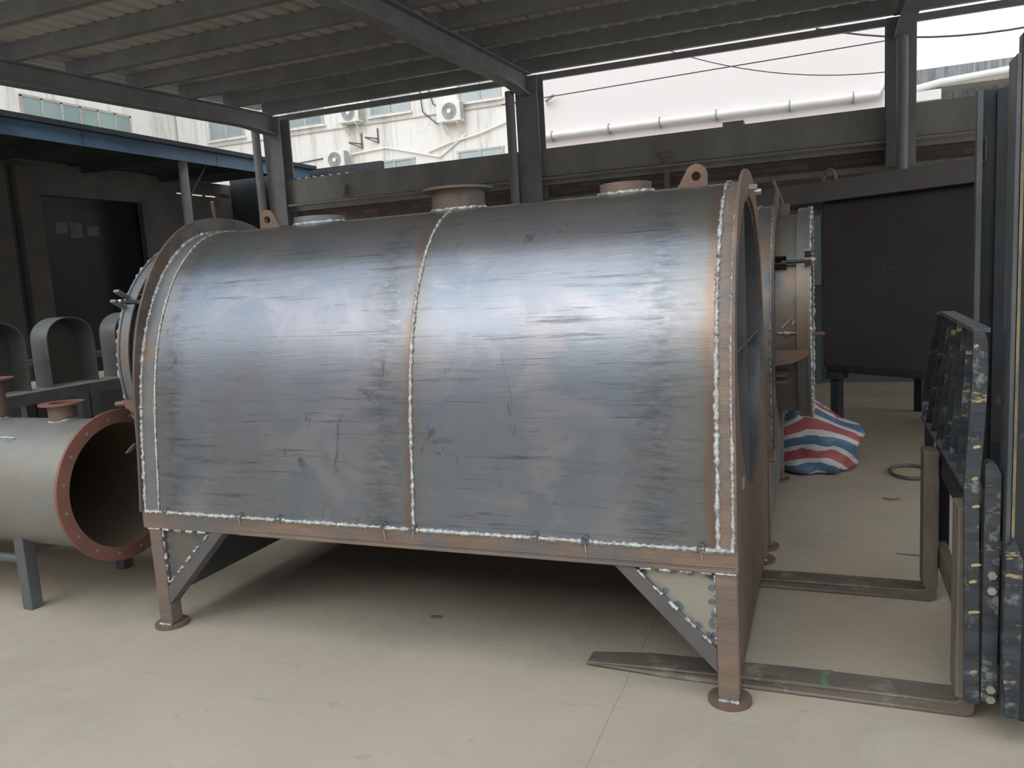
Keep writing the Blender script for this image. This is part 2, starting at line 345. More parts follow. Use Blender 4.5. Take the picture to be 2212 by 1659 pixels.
def bead(pts, r=.006, step=.007, jit=.45, seed=1):
    """weld bead: lumpy tube along a polyline"""
    rnd = random.Random(seed); P = []; pts = [Vector(p) for p in pts]
    for a, b_ in zip(pts, pts[1:]):
        n = max(1, int((b_ - a).length / step))
        for i in range(n): P.append(a.lerp(b_, i / n))
    P.append(pts[-1]); rr = [r * (1 + jit * (rnd.random() * 2 - 1)) for _ in P]
    P = [p + Vector((rnd.uniform(-1, 1), rnd.uniform(-1, 1), rnd.uniform(-1, 1))) * r * .22 for p in P]
    return lambda bm: tube(bm, P, rr, 6)

# ------------------------------------------------------------------ setting: floor, shed shell
struct(mk('floor', B(-30, 20, -12, 40, -.2, 0), M['concrete']))
def roof_z(y): return 4.0 + .04 * (y - 7)
def corr(bm, x0, x1, y0, y1, zf, pitch=.19, h=.035):
    x = x0; prof = []
    while x < x1:
        for dx, dz in ((0, 0), (pitch * .62, 0), (pitch * .70, h), (pitch * .92, h)): prof.append((x + dx, dz))
        x += pitch
    A = [bm.verts.new((p[0], y0, zf(y0) + p[1])) for p in prof]; Bv = [bm.verts.new((p[0], y1, zf(y1) + p[1])) for p in prof]
    C = [bm.verts.new((p[0], y0, zf(y0) + p[1] + .004)) for p in prof]; D = [bm.verts.new((p[0], y1, zf(y1) + p[1] + .004)) for p in prof]
    for i in range(len(prof) - 1):
        bm.faces.new((A[i], A[i + 1], Bv[i + 1], Bv[i])); bm.faces.new((C[i + 1], C[i], D[i], D[i + 1]))
ROOF_Y0 = -.5
struct(mk('ceiling', lambda bm: corr(bm, -7.35, 5.0, ROOF_Y0, 7.35, roof_z), M['roof']))
raf_names = ('grey steel roof rafter farthest left, above the blue canopy edge', 'grey steel rafter crossing the roof above the middle of the tank', 'grey steel rafter at the right beside the open sky')
for k, X in enumerate((-6.82, -3.05, 1.03)):
    t = thing('roof_rafter', raf_names[k], 'beam', (X, 7, 3.4), 'rafters under the shed roof')
    zt = lambda y: roof_z(y) - .20 - 3.4
    def web(bm):
        prism(bm, [(y - 7, z) for y, z in ((ROOF_Y0 + .1, zt(1) - .01), (6.88, zt(7)), (6.88, zt(7) - .25), (6.35, zt(6.35) - .19), (ROOF_Y0 + .1, zt(1) - .19))], 'x', -.008, .008)
    mk('web', web, M['paintdark'], t)
    mk('top_flange', lambda bm: bar(bm, (0, ROOF_Y0 - 6.9, zt(1)), (0, -.1, zt(7)), .15, .016), M['paintdark'], t)
    def bot(bm):
        bar(bm, (0, ROOF_Y0 - 6.9, zt(1) - .19), (0, 6.35 - 7, zt(6.35) - .19), .15, .018); bar(bm, (0, 6.35 - 7, zt(6.35) - .19), (0, -.12, zt(7) - .25), .15, .018)
    mk('bottom_flange', bot, M['paintdark'], t)
    # column
    names = ('steel column at the far left corner of the shed, beside the blue canopy', 'steel column in the middle of the opening between the two pale walls', 'steel column at the right between pale wall and open sky')
    c = thing('steel_column', names[k], 'column', (X, 7, 0), 'columns on the back wall')
    mk('web', B(-.006, .006, -.1, .12, 2.3, 3.8), M['paintdark'], c)
    mk('flange', B(-.14, .14, -.11, -.095, 2.3, 3.78), M['paintdark'], c); mk('flange', B(-.14, .14, .12, .135, 2.3, 3.78), M['paintdark'], c)
    p = mk('downpipe', lambda bm: tube(bm, [(0, 0, 1.9), (0, 0, 3.6)], .055, 16), M['paintdark']); p.location = (X - (.17 if k < 2 else 0), 6.77, 0)
    tag(p, ('round grey pipe post standing before the left shed column', 'round grey pipe post before the middle shed column', 'round grey pipe post before the right shed column')[k], 'post', 'round posts before the columns')
ords = ['roof purlin nearest the open eave', 'second roof purlin from the eave', 'third roof purlin from the eave', 'fourth roof purlin from the eave', 'fifth roof purlin from the eave', 'sixth roof purlin from the eave', 'seventh roof purlin from the eave', 'eighth roof purlin from the eave', 'ninth roof purlin from the eave, farthest overhead']
for k in range(9):
    y = 6.98 - .78 * k
    def pur(bm):
        box(bm, -6.9 + 6.9, 4.9 + 6.9, -.004, .004, -.16, 0); box(bm, 0, 11.8, 0, .06, -.006, 0); box(bm, 0, 11.8, 0, .06, -.16, -.152)
    o = mk('roof_purlin', pur, M['paintdark']); o.location = (-7.0, y, roof_z(y) - .004)
    tag(o, 'long grey steel ' + ords[k], 'purlin', 'purlins under the roof sheet')
o = mk('eave_angle', lambda bm: (box(bm, 0, 12, -.003, .003, -.07, 0), box(bm, 0, 12, 0, .05, -.07, -.064)), M['paintdark']); o.location = (-7, 7.22, 3.86)
tag(o, 'narrow dark steel angle running below the eave purlin with a bright gap', 'beam')
# back wall of the shed
struct(mk('wall_back', B(-6.9, 8, 7.16, 7.4, 0, 2.62), M['brick']))
struct(mk('trim_1', B(-6.95, 8, 7.02, 7.32, 2.60, 2.93), M['beam']))
struct(mk('trim_2', lambda bm: (box(bm, -6.95, 8, 7.08, 7.17, 2.50, 2.60), box(bm, -3.0, 8, 7.10, 7.17, 2.275, 2.325)), M['beam']))
struct(mk('trim_3', B(-6.9, 8, 7.10, 7.16, 0, .12), M['tealdark']))
o = mk('wall_conduit', lambda bm: tube(bm, [(-6.9, 6.93, 2.57), (-3.1, 6.93, 2.56), (8, 6.93, 2.57)], .018, 8), M['beam']); tag(o, 'thin grey conduit running along the foot of the dark wall beam', 'pipe')
struct(mk('trim_4', B(-2.9, 8, 7.06, 7.12, 2.28, 2.34), mat('pale_mortar_ledge', (.30, .28, .25), (.22, .21, .19), 8, .9)))
o = mk('roof_vent', B(-.78, -.55, 7.1, 7.3, 2.93, 2.99), M['beam']); tag(o, 'small dark block sitting on top of the wall beam', 'block')
o = mk('cable_box', lambda bm: (box(bm, -1.48, -1.34, 6.98, 7.02, 2.66, 2.73), box(bm, -1.44, -1.38, 6.99, 7.02, 2.2, 2.66)), mat('pinkish_grey_bracket', (.30, .26, .25), None, 6, .8)); tag(o, 'pinkish grey bracket with ribbed head hanging under the wall beam', 'bracket')
o = mk('cable_box', lambda bm: prism(bm, [(-5.86, 2.78), (-5.74, 2.78), (-5.76, 2.64), (-5.82, 2.64)], 'y', 6.93, 7.0), M['beam']); tag(o, 'small grey tapered fitting on the beam above the left short nozzle', 'bracket')

# ------------------------------------------------------------------ background buildings
FY = 22
bld = thing('apartment_building', 'stained white apartment building behind the shed with windows and air conditioners', 'building', (-13, FY, 0))
def L_(o, p=(13, -FY, 0)): o.location = Vector(o.location) + Vector(p); return o
L_(mk('facade_wall', B(-22.60, -4, FY, FY + .4, 0, 13), M['facade'], bld))

def win(x0, x1, z0, z1, n=2):
    f = mk('window', lambda bm: (box(bm, x0 - .06, x1 + .06, FY - .05, FY, z0 - .06, z0), box(bm, x0 - .06, x1 + .06, FY - .05, FY, z1, z1 + .06),
        [box(bm, x0 + (x1 - x0) * i / n - .04, x0 + (x1 - x0) * i / n + .04, FY - .05, FY, z0, z1) for i in range(n + 1)]), M['frame'], bld); L_(f)
    mk('pane', B(x0, x1, FY - .02, FY - .01, z0, z1), M['glass'], f)
    mk('sill', B(x0 - .12, x1 + .12, FY - .12, FY, z0 - .12, z0 - .06), M['facade'], f)
for x0, x1 in ((-17.5, -16.07), (-14.1, -12.63), (-10.78, -9.33), (-21.03, -19.52)): win(x0, x1, 7.15, 8.6)
for x0, x1 in ((-14.08, -12.6), (-10.92, -9.35), (-17.1, -15.95)): win(x0, x1, 4.2, 5.54)
wing = thing('building_wing', 'side wing of the apartment building with a long green-glazed window at the left', 'building', (-22.9, 14, 0))
def LW(o): o.location = Vector((22.9, -14, 0)); return o
LW(mk('side_wall', B(-23.2, -22.72, 6, FY + .4, 0, 13), M['facade'], wing))
f = mk('window', lambda bm: [box(bm, -22.72, -22.68, y - .04, y + .04, 6.2, 7.86) for y in (15.7, 16.4, 17.1, 17.8, 18.5, 19.2, 19.85)] + [box(bm, -22.72, -22.68, 15.66, 19.9, 7.82, 7.9)], mat('rusty_window_frame', (.40, .30, .24), (.45, .43, .40), 2, .8), wing); LW(f)
mk('pane', B(-22.71, -22.70, 15.7, 19.85, 6.2, 7.86), M['glassgreen'], f)
L_(mk('cornice', B(-22.60, -4, FY - .05, FY, 6.86, 6.90), mat('grime_line', (.42, .40, .37), (.6, .57, .53), 3, .9), bld))
L_(mk('drain_pipe', lambda bm: tube(bm, [(-12.0, FY - .06, 5.7), (-11.2, FY - .08, 5.9), (-10.2, FY - .08, 6.05), (-9.0, FY - .06, 6.35)], .035, 8), M['pvc'], bld))
L_(mk('drain_pipe', lambda bm: tube(bm, [(-15, FY - .06, 5.95), (-13.6, FY - .06, 6.02), (-11.6, FY - .06, 5.5), (-11.5, FY - .06, 5.55), (-10.6, FY - .06, 6.1)], .03, 8), M['pvc'], bld))
for pts in ([(-12.2, FY - .05, 7.9), (-12.1, FY - .08, 7.0), (-11.6, FY - .06, 6.55), (-11.4, FY - .06, 6.8)], [(-11.9, FY - .05, 7.9), (-11.7, FY - .08, 7.2), (-11.4, FY - .06, 7.0)], [(-20, FY - .04, 5.75), (-17, FY - .04, 5.9), (-16, FY - .04, 5.95)]):
    L_(mk('cable', lambda bm: tube(bm, pts, .02, 6), M['cable'], bld))

def ac_unit(x, z, label, side_dark=True, grey=False):
    t = thing('air_conditioner', label, 'air conditioner', (x, FY - .45, z), 'outdoor units on the apartment wall')
    mk('casing', B(0, .84, 0, .34, 0, .62), M['acwhite'], t, bevel=.02)
    mk('fan_grille', lambda bm: (loop_plate(bm, circ(.46, .32, .26, 32), circ(.46, .32, .23, 32), 'y', -.02, 0), [tube(bm, [(.46 + r_ * math.cos(a * PI / 16), -.012, .32 + r_ * math.sin(a * PI / 16)) for a in range(32)], .006, 4, closed=True) for r_ in (.08, .13, .18)]), M['acgrey'], t)
    mk('fan', lambda bm: (prism(bm, circ(.46, .32, .225, 28), 'y', -.004, .001)), M['acgrey'], t)
    mk('hub', lambda bm: prism(bm, circ(.46, .32, .07, 16), 'y', -.028, -.004), M['acwhite'], t)
    mk('side_vent', lambda bm: [box(bm, .84, .846, .04 + j * .07, .09 + j * .07, .06 + i * .06, .1 + i * .06) for i in range(9) for j in range(4)], M['acgrey'], t)
    for sx in (.15, .68):
        mk('bracket', lambda bm: (bar(bm, (sx, .02, -.03), (sx, .45, -.03), .04, .04), bar(bm, (sx, .05, -.04), (sx, .45, -.34), .03, .03)), M['acwhite'], t)
    return t
ac_unit(-11.42, 6.5, 'white outdoor air conditioner with round fan beside the upper right window')
ac_unit(-15.2, 6.94, 'white outdoor air conditioner half hidden by the roof edge, between two upper windows')
ac_unit(-15.9, 5.45, 'white outdoor air conditioner low on the apartment wall, just right of the left column')
for k, x in enumerate((-14.55, -13.9)):
    o = mk('empty_bracket', lambda bm: (bar(bm, (0, 0, .35), (0, 0, -.15), .04, .04, (1, 0, 0)), bar(bm, (0, 0, 0), (0, -.45, .05), .04, .04), bar(bm, (0, 0, -.13), (0, -.42, .03), .03, .03)), mat('rusty_iron', (.16, .12, .10), None, 8, .8))
    o.location = (x, FY - .03, 6.25 + k * .1); o.rotation_euler = (0, 0, R(-50))
    tag(o, ('left one of two rusty empty wall brackets below the air conditioner', 'right one of two empty dark wall brackets below the air conditioner')[k], 'bracket', 'empty brackets on the apartment wall')

pk = thing('pale_building', 'tall pale pink rendered building wall beyond the back beam', 'building', (-1.5, 11, 0))
mk('side_wall', lambda bm: box(bm, -2.92, 2.62, 0, 6, 0, 9), M['pink'], pk)
o = mk('corner_pipe', lambda bm: tube(bm, [(-4.49, 10.93, 0), (-4.49, 10.93, 9)], .05, 10), M['pvc']); tag(o, 'white vertical pipe at the left corner of the pink wall', 'pipe')
g = thing('drain_pipe', 'long white plastic drain pipe running along the pink wall', 'pipe', (-4.4, 10.9, 3.76))
mk('pipe', lambda bm: tube(bm, [(0, 0, 0), (5.45, 0, -.01), (5.5, 0, .1), (5.56, 0, .14), (5.75, 0, .15)], .055, 14), M['pvc'], g, smooth=50)
for x in (.35, 1.35, 2.2, 3.1, 4.2, 5.1): mk('pipe_clamp', lambda bm: (tube(bm, [(x, .07 * math.cos(a * PI / 8), .07 * math.sin(a * PI / 8)) for a in range(16)], .009, 5, closed=True), box(bm, x - .01, x + .01, .04, .1, -.09, 0)), M['paintdark'], g)
o = mk('wall_lamp', lambda bm: (bar(bm, (0, 0, 0), (.18, -.1, .06), .04, .03), bar(bm, (.02, 0, 0), (.05, -.05, -.08), .02, .02)), M['acgrey']); o.location = (-4.15, 10.95, 4.35); tag(o, 'small grey lamp bracket high on the left edge of the pink wall', 'lamp')
def cat(p, q, sag, n=16): 
    p, q = Vector(p), Vector(q); return [p.lerp(q, i / n) - Vector((0, 0, sag * 4 * (i / n) * (1 - i / n))) for i in range(n + 1)]
for nm, p, q, s, r_ in (('thick black overhead cable sagging below the eave across the sky', (.2, 9, 4.33), (4.5, 9, 4.35), .38, .012),
                     ('thin straight wire crossing the whole pink wall', (-4.3, 9.25, 4.02), (1.22, 9.25, 4.11), 0, .008),
                     ('thin slack wire sagging over the right half of the pink wall', (-2.25, 9.5, 4.72), (1.12, 9.5, 3.77), .22, .007)):
    o = mk('overhead_wire', lambda bm: tube(bm, cat(p, q, s), r_, 6), M['cable']); tag(o, nm, 'cable')
o = mk('roof_parapet', lambda bm: (box(bm, 1.5, 9, 14, 14.4, 0, 4.62)), M['graycon']); tag(o, 'grey streaked concrete parapet under the sky at the right', 'wall')
o = mk('concrete_slab', lambda bm: prism(bm, [(2.08, 4.16), (6, 4.16), (6, 4.42), (2.3, 4.30), (2.08, 4.26)], 'y', 13.3, 13.9), mat('weathered_slab', (.42, .40, .35), (.30, .29, .26), 9, .9, 0, .4)); tag(o, 'weathered concrete ledge below the white pipe at the right', 'ledge')
o = mk('drain_pipe', lambda bm: tube(bm, [(1.6, 13, 4.1), (2.1, 13, 4.18), (3.1, 13, 4.24), (5, 13, 4.26)], .06, 12), M['pvc'], smooth=50); tag(o, 'white pipe crossing in front of the grey parapet', 'pipe')
o = mk('white_sheet', B(1.6, 2.1, 12.9, 12.95, 3.9, 4.06), M['pvc']); tag(o, 'white sheet lying behind the beam right of the right column', 'sheet')

# ------------------------------------------------------------------ dark left building with blue canopy
c = thing('blue_canopy', 'low canopy roof with a long blue edge sheet at the left', 'canopy', (-8, 4, 3.3))
mk('fascia', lambda bm: [box(bm, -.02, 0, -6 + 2.28 * i, -6 + 2.28 * i + 2.27, -.03, .15) for i in range(5)], M['blue'], c)
mk('roof_sheet', lambda bm: (box(bm, -2.4, .08, -6, 5.5, .15, .21)), M['under'], c)
for k in range(7): mk('canopy_beam', B(-2.3, -.05, -5 + k * 1.5, -4.9 + k * 1.5, .02, .15), M['under'], c)
mk('canopy_post', lambda bm: tube(bm, [(-.12, 2.55, -3.3), (-.12, 2.55, -.02)], .065, 12), M['paintdark'], c)
mk('canopy_brace', lambda bm: bar(bm, (-.12, 2.6, -.5), (-.12, 3.0, -.02), .03, .03), M['under'], c)
o = mk('corrugated_roof', lambda bm: corr(bm, -8.3, -7.0, 9.0, 9.4, lambda y: 3.24 - .02 * (y - 9), .16, .03), M['paintdark']); tag(o, 'small piece of corrugated roof behind the left column', 'roof')
REFL = ((5.98, 6.17, 2.42, 2.58), (6.2, 6.42, 2.36, 2.58), (6.5, 6.72, 2.40, 2.54))
SLZ0, SLZ1 = 3.15, 3.22
struct(mk('wall_left', lambda bm: (box(bm, -10.3, -10, -6, 5.68, 0, 3.4), box(bm, -10.3, -10, 7.52, 12, 0, SLZ0), box(bm, -10.3, -10, 7.52, 8.35, SLZ0, 3.4), box(bm, -10.3, -10, 9.66, 12, SLZ0, 3.4), box(bm, -10.3, -10, 8.35, 9.66, SLZ1, 3.4), box(bm, -10.3, -10, 5.68, 7.52, 2.95, 3.4),
    [box(bm, -10.02, -10, a, a + .05, SLZ0, SLZ1) for a in (8.66, 8.98, 9.3)]), M['brownwall']))
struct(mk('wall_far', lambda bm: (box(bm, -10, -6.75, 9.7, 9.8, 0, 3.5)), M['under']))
struct(mk('window_1', B(-10.12, -10.05, 5.68, 7.52, 0, 2.95), M['darkglass']))
struct(mk('trim_5', lambda bm: (box(bm, -10.0, -9.85, 5.32, 5.64, 0, 3.3), box(bm, -10.0, -9.9, 4.6, 5.2, 0, 3.3), box(bm, -10.0, -9.93, 7.5, 7.58, 0, 2.95)), mat('brown_pilaster', (.13, .115, .105), (.10, .09, .085), 2, .9)))

# ------------------------------------------------------------------ the welded tank
YC = .645
NEAR = [(.513, -.028), (.58, -.020), (.65, -.013), (.80, .001), (.95, .018), (1.08, .040), (1.2, .070), (1.3, .106), (1.4, .156), (1.5, .222), (1.575, .294), (1.632, .372), (1.668, .452), (1.687, .545), (1.692, .645)]
def spline(P, n=5):
    out = []
    for i in range(len(P) - 1):
        p0 = Vector(P[max(i - 1, 0)]); p1 = Vector(P[i]); p2 = Vector(P[i + 1]); p3 = Vector(P[i + 2]) if i + 2 < len(P) else Vector((2 * P[-1][0] - P[-2][0] if 0 else P[-2][0], 2 * P[-1][1] - P[-2][1]))
        for k in range(n):
            t = k / n; out.append(.5 * ((2 * p1) + (p2 - p0) * t + (2 * p0 - 5 * p1 + 4 * p2 - p3) * t * t + (3 * p1 - p0 - 3 * p2 + p3) * t ** 3))
    out.append(Vector(P[-1])); return out
_half = spline(NEAR)                                    # (z, y) of the near side
def U(dr=0, zb=.513, n=56, drs=None):
    """arch outline in (y, z): up the near side, over the crown, down the far side; dr / drs = outward offset at crown / sides"""
    drs = dr if drs is None else drs; L_half = []
    for i, p in enumerate(_half):
        a = _half[max(i - 1, 0)]; b_ = _half[min(i + 1, len(_half) - 1)]
        tz, ty = (b_ - a).normalized() if i < len(_half) - 1 else (0, 1)
        up_ = min(1, max(0, (p[0] - .8) / .9)); k = drs + (dr - drs) * up_
        L_half.append((p[1] - tz * k, p[0] + ty * k))
    if zb < .5: L_half.insert(0, (L_half[0][0], zb))
    return L_half + [(2 * YC - y, z) for y, z in L_half[-2::-1]]
def ztop(y):
    y = min(y, 2 * YC - y)
    for p, q in zip(_half, _half[1:]):
        if p[1] <= y <= q[1]: return p[0] + (q[0] - p[0]) * (y - p[1]) / max(1e-9, q[1] - p[1])
    return 1.692
def arch3(x, dr=0, zb=.515): return [(x, y, z) for y, z in U(dr, zb)]
def shell(x0, x1, dr=0, th=.008, zb=.513): return lambda bm: loop_plate(bm, U(dr, zb), U(dr - th, zb), 'x', x0, x1, closed=False)

def build_tank(label):
    t = thing('furnace_shell', label, 'tank', (0, 0, 0), 'welded steel shells')
    mk('shell_plate', shell(-2.31, -1.101), M['plate'], t, smooth=35); mk('shell_plate', shell(-1.099, -.022), M['plate'], t, smooth=35)
    mk('end_band', shell(-2.388, -2.31, .0015), M['band'], t, smooth=35, label='narrow grey band beside the left flange'); mk('end_band', shell(-.022, .025, .0015), M['rustlight'], t, smooth=35, label='narrow rust-brown band at the right end')
    def lw(x, r_, seed): return mk('weld_seam', bead(arch3(x, .002), r_, .007, .45, seed), M['weld'], t, smooth=60)
    lw(-1.1, .0065, 1); lw(-.022, .008, 2); lw(-2.31, .0042, 3); lw(-2.386, .0075, 4); lw(.0245, .006, 5)
    # left flange
    outer = U(.07, .513, 56, .018); inner = U(-.05, .513, 56, -.05)
    mk('end_flange', lambda bm: loop_plate(bm, outer, inner, 'x', -2.402, -2.39, closed=False), M['flange'], t, smooth=35, label='wide brown flange round the arched end')
    mk('end_wall', lambda bm: prism(bm, U(-.02, .46), 'x', -2.396, -2.388), M['flange'], t)
    mk('door_drum', lambda bm: loop_plate(bm, circ(YC, 1.11, .53), circ(YC, 1.11, .518), 'x', -2.545, -2.396), M['band'], t, smooth=35)
    mk('door_drum', lambda bm: prism(bm, circ(YC, 1.11, .518), 'x', -2.50, -2.49), M['steel'], t, label='round inner cover plate')
    mk('door_ring', lambda bm: (loop_plate(bm, circ(YC, 1.11, .565), circ(YC, 1.11, .53), 'x', -2.56, -2.548), loop_plate(bm, circ(YC, 1.11, .56), circ(YC, 1.11, .551), 'x', -2.556, -2.50)), M['band'], t, smooth=35)
    mk('weld_seam', bead([(-2.563, YC + .557 * math.cos(a * PI / 40), 1.11 + .557 * math.sin(a * PI / 40)) for a in range(81)], .006, .012, .8, 9), M['weld'], t)
    for a in (150, 205, 90, -30, 30):      # swing bolts on the drum
        ca, sa = math.cos(R(a)), math.sin(R(a)); rad = Vector((0, ca, sa)); tan = Vector((0, -sa, ca)); c0 = Vector((-2.40, YC, 1.11)) + rad * .552
        def clev(bm):
            for s in (-1, 1): bar(bm, c0 + tan * .02 * s, c0 + tan * .02 * s + Vector((-.055, 0, 0)), .006, .07, rad)
        mk('bolt_bracket', clev, M['blackin'] if a in (150, 30) else M['rust'], t)
        if a in (150, 90, 30):
            s0 = c0 + rad * .01
            e0 = s0 + (Vector((-.19, 0, 0)) if a != 90 else Vector((.03, -.09, .16)))
            h = mk('swing_bolt', lambda bm: tube(bm, [s0 + Vector((-.03, 0, 0)), e0], .009, 8), M['blackin'] if a != 90 else M['rust'], t)
            if a != 90:
                for s in (-1, 1): mk('bolt_lug', lambda bm: bar(bm, Vector((-2.554, YC, 1.11)) + rad * .556 + tan * .024 * s, Vector((-2.554, YC, 1.11)) + rad * .625 + tan * .024 * s, .012, .03, (1, 0, 0)), M['band'], t)
                mk('nut', lambda bm: prism(bm, [(e0.y + .017 * math.cos(PI / 3 * k), e0.z + .017 * math.sin(PI / 3 * k)) for k in range(6)], 'x', e0.x + .004, e0.x + .022), M['bolt'], t)
        elif a == 205:
            mk('swing_bolt', lambda bm: tube(bm, [c0 + Vector((-.03, -.01, .0)), c0 + Vector((-.03, -.02, -.12))], .008, 8), M['blackin'], t)
    for sgn in (-1, 1):
        mk('door_bracket', lambda bm: prism(bm, [(-2.40, .93), (-2.53, .93), (-2.545, .945), (-2.54, .955), (-2.40, .955)] if 0 else [(-2.402, .97), (-2.56, .97), (-2.545, .935), (-2.48, .905), (-2.402, .895)], 'y', YC + sgn * .52 - .045, YC + sgn * .52 + .045), M['rust'], t)
    mk('pivot_rod', lambda bm: tube(bm, [(-2.45, .16, .96), (-2.62, .10, .948)], .012, 12), M['rust'], t, smooth=50)
    mk('mounting_clip', lambda bm: bar(bm, (-2.41, -.01, .80), (-2.46, -.01, .76), .03, .006), M['steel'], t)
    # right end plate with big round opening
    outer = []; n = 96
    def ray_out(a):
        d = Vector((math.cos(a), math.sin(a)))
        pts = U(.045, .08, 56, .003); pts = pts + [pts[0]]
        o = Vector((YC, 1.08)); best = None
        for p, q in zip(pts, pts[1:]):
            p, q = Vector(p), Vector(q); e = q - p; den = d.x * e.y - d.y * e.x
            if abs(den) < 1e-9: continue
            tt = ((p - o).x * e.y - (p - o).y * e.x) / den; ss = ((p - o).x * d.y - (p - o).y * d.x) / den
            if tt > 0 and -1e-6 <= ss <= 1 + 1e-6: best = tt if best is None else min(best, tt)
        return (o.x + d.x * best, o.y + d.y * best)
    angs = [2 * PI * i / n for i in range(n)] 
    for cy, cz in ((-.031, .08), (2 * YC + .031, .08)):
        a = math.atan2(cz - 1.08, cy - YC) % (2 * PI); i = min(range(n), key=lambda i_: abs(angs[i_] - a)); angs[i] = a
    outer = [ray_out(a) for a in angs]; inner = [(YC + .54 * math.cos(a), 1.10 + .54 * math.sin(a)) for a in angs]
    mk('end_plate', lambda bm: loop_plate(bm, outer, inner, 'x', .026, .036), M['rust'], t, smooth=35, label='rust-brown end plate with a large round opening')
    mk('inner_ring', lambda bm: loop_plate(bm, circ(YC, 1.10, .54), circ(YC, 1.10, .525), 'x', -.25, .026), M['steel'], t, smooth=35)
    mk('inner_plate', lambda bm: (prism(bm, circ(YC, 1.10, .54), 'x', -.262, -.25)), M['blackin'], t)
    mk('cross_plate', lambda bm: (box(bm, -.24, .02, YC - .05, YC - .04, .58, 1.62), box(bm, -.24, .02, YC - .5, YC + .5, 1.10, 1.11), prism(bm, [(-.24, .95), (.03, .95), (.03, 1.06), (-.1, 1.1), (-.24, 1.1)], 'y', YC + .2, YC + .21)), M['steel'], t)
    mk('clamp_bolt', lambda bm: (bar(bm, (.03, YC, 1.675), (.065, YC, 1.675), .022, .018), hexa(bm, (.055, YC, 1.655), .012, .024, 'x')), M['bolt'], t, label='bright clamp bolt at the top of the opening')
    mk('latch_plate', lambda bm: box(bm, .036, .042, .17, .2, .66, .70), M['bolt'], t)
    # sill beam round the base
    def beam(bm, y0, y1):
        box(bm, -2.402, .038, y0, y1, .441, .513); 
    mk('sill_beam', lambda bm: (beam(bm, -.032, .034), box(bm, -1.9, .03, -.036, -.032, .441, .452), box(bm, -1.9, .03, -.036, -.032, .462, .466)), M['rustlight'], t, bevel=.005)
    mk('sill_beam', lambda bm: beam(bm, 2 * YC - .034, 2 * YC + .032), M['rustlight'], t, bevel=.005)
    mk('weld_seam', bead([(-2.39, -.031, .514), (.03, -.031, .514)], .0075, .008, .5, 11), M['weld'], t)
    for i, x in enumerate((-2.27, -1.887, -1.696, -1.221, -1.101, -.631, -.452, -.073)):
        mk('weld_ring', lambda bm: (tube(bm, [(x + .011 * math.cos(a * PI / 7), -.036, .523 + .011 * math.sin(a * PI / 7)) for a in range(14)], .0028, 5, closed=True), bar(bm, (x - .014, -.036, .515), (x + .014, -.036, .515), .01, .008)), M['steel'], t)
        mk('weld_run', lambda bm: tube(bm, [(x, -.038, .512), (x + .003, -.0365, .46 + .02 * (i % 3))], [.0022, .0008], 5), M['weld'], t) if i not in (0,) else None
    # legs
    for xs, s in ((-2.343, 1), (-.0, -1)):
        for y0 in (0.0, 2 * YC):
            near_ = y0 == 0
            lg = mk('leg', B(xs - .033, xs + .033, y0 - .033, y0 + .033, .014, .44), M['rustlight'] , t, bevel=.006)
            mk('foot_plate', lambda bm: tube(bm, [(xs, y0, 0), (xs, y0, .014)], .069, 32), M['rust'], lg, smooth=40)
            mk('weld_seam', bead([(xs - .033, y0 - .036, .016), (xs + .033, y0 - .036, .016)], .006, .006, .5, 3), M['weld'], lg)
            mk('weld_seam', bead([(xs - .033, y0 - .035, .44), (xs + .033, y0 - .035, .44)], .004, .006, .5, 3), M['weld'], lg)
            xi = xs + s * .033; xo = xs + s * .36
            br = mk('brace', lambda bm: prism(bm, [(xo, .441), (xo - s * .068, .441), (xi, .185), (xi, .105)], 'y', y0 - .03, y0 + .03), M['brace'], t, bevel=.003)
            gp = mk('gusset_plate', lambda bm: prism(bm, [(xi, .441), (xo - s * .068, .441), (xi, .185)], 'y', y0 - .012, y0 - .004), M['gusset'] if s < 0 else mat('blued_gusset_plate', (.22, .20, .165), (.12, .155, .175), 3.0, .35, .6, 0), t)
            rnd = random.Random(5); A, Bp, C = Vector((xi, 0, .438)), Vector((xo - s * .07, 0, .438)), Vector((xi, 0, .19))
            if y0 == 0:
                cen = (A + Bp + C) / 3
                for p, q, n_ in ((A, Bp, 4), (Bp, C, 4), (A, C, 5)):
                    for k in range(n_ + 1):
                        f = (k + rnd.uniform(-.25, .25)) / n_; f = min(max(f, .02), .98); c_ = p.lerp(q, f).lerp(cen, .11 + rnd.uniform(0, .07)); d = (q - p).normalized()
                        L1 = rnd.uniform(.010, .019); W1 = rnd.uniform(.008, .013); nrm = Vector((-d.z, 0, d.x)); ph = rnd.uniform(0, 6)
                        def spot(bm): prism(bm, [((c_ + d * L1 * math.cos(u) * (1 + .15 * math.sin(2 * u + ph)) + nrm * W1 * math.sin(u)).x, (c_ + d * L1 * math.cos(u) + nrm * W1 * math.sin(u) * (1 + .15 * math.cos(3 * u + ph))).z) for u in [2 * PI * j / 14 for j in range(14)]], 'y', -.0128, -.0120)
                        mk('heat_spot', spot, M['blob'], gp)
                for p, q, n_ in ((A, Bp, 4), (Bp, C, 5), (A, C, 5)):
                    for k in range(n_):
                        a_, b_ = p.lerp(q, (k + .15) / n_), p.lerp(q, (k + .7) / n_); a_.y = b_.y = -.031 if not (p is A and q is C) else -.022
                        mk('tack_weld', bead([a_, b_], .0055, .006, .5, k + 3), M['weld'], gp)
    mk('skirt_plate', B(-2.372, -2.364, .04, 2 * YC - .04, .115, .45), M['steel'], t, label='dark plate closing the left end between the legs')
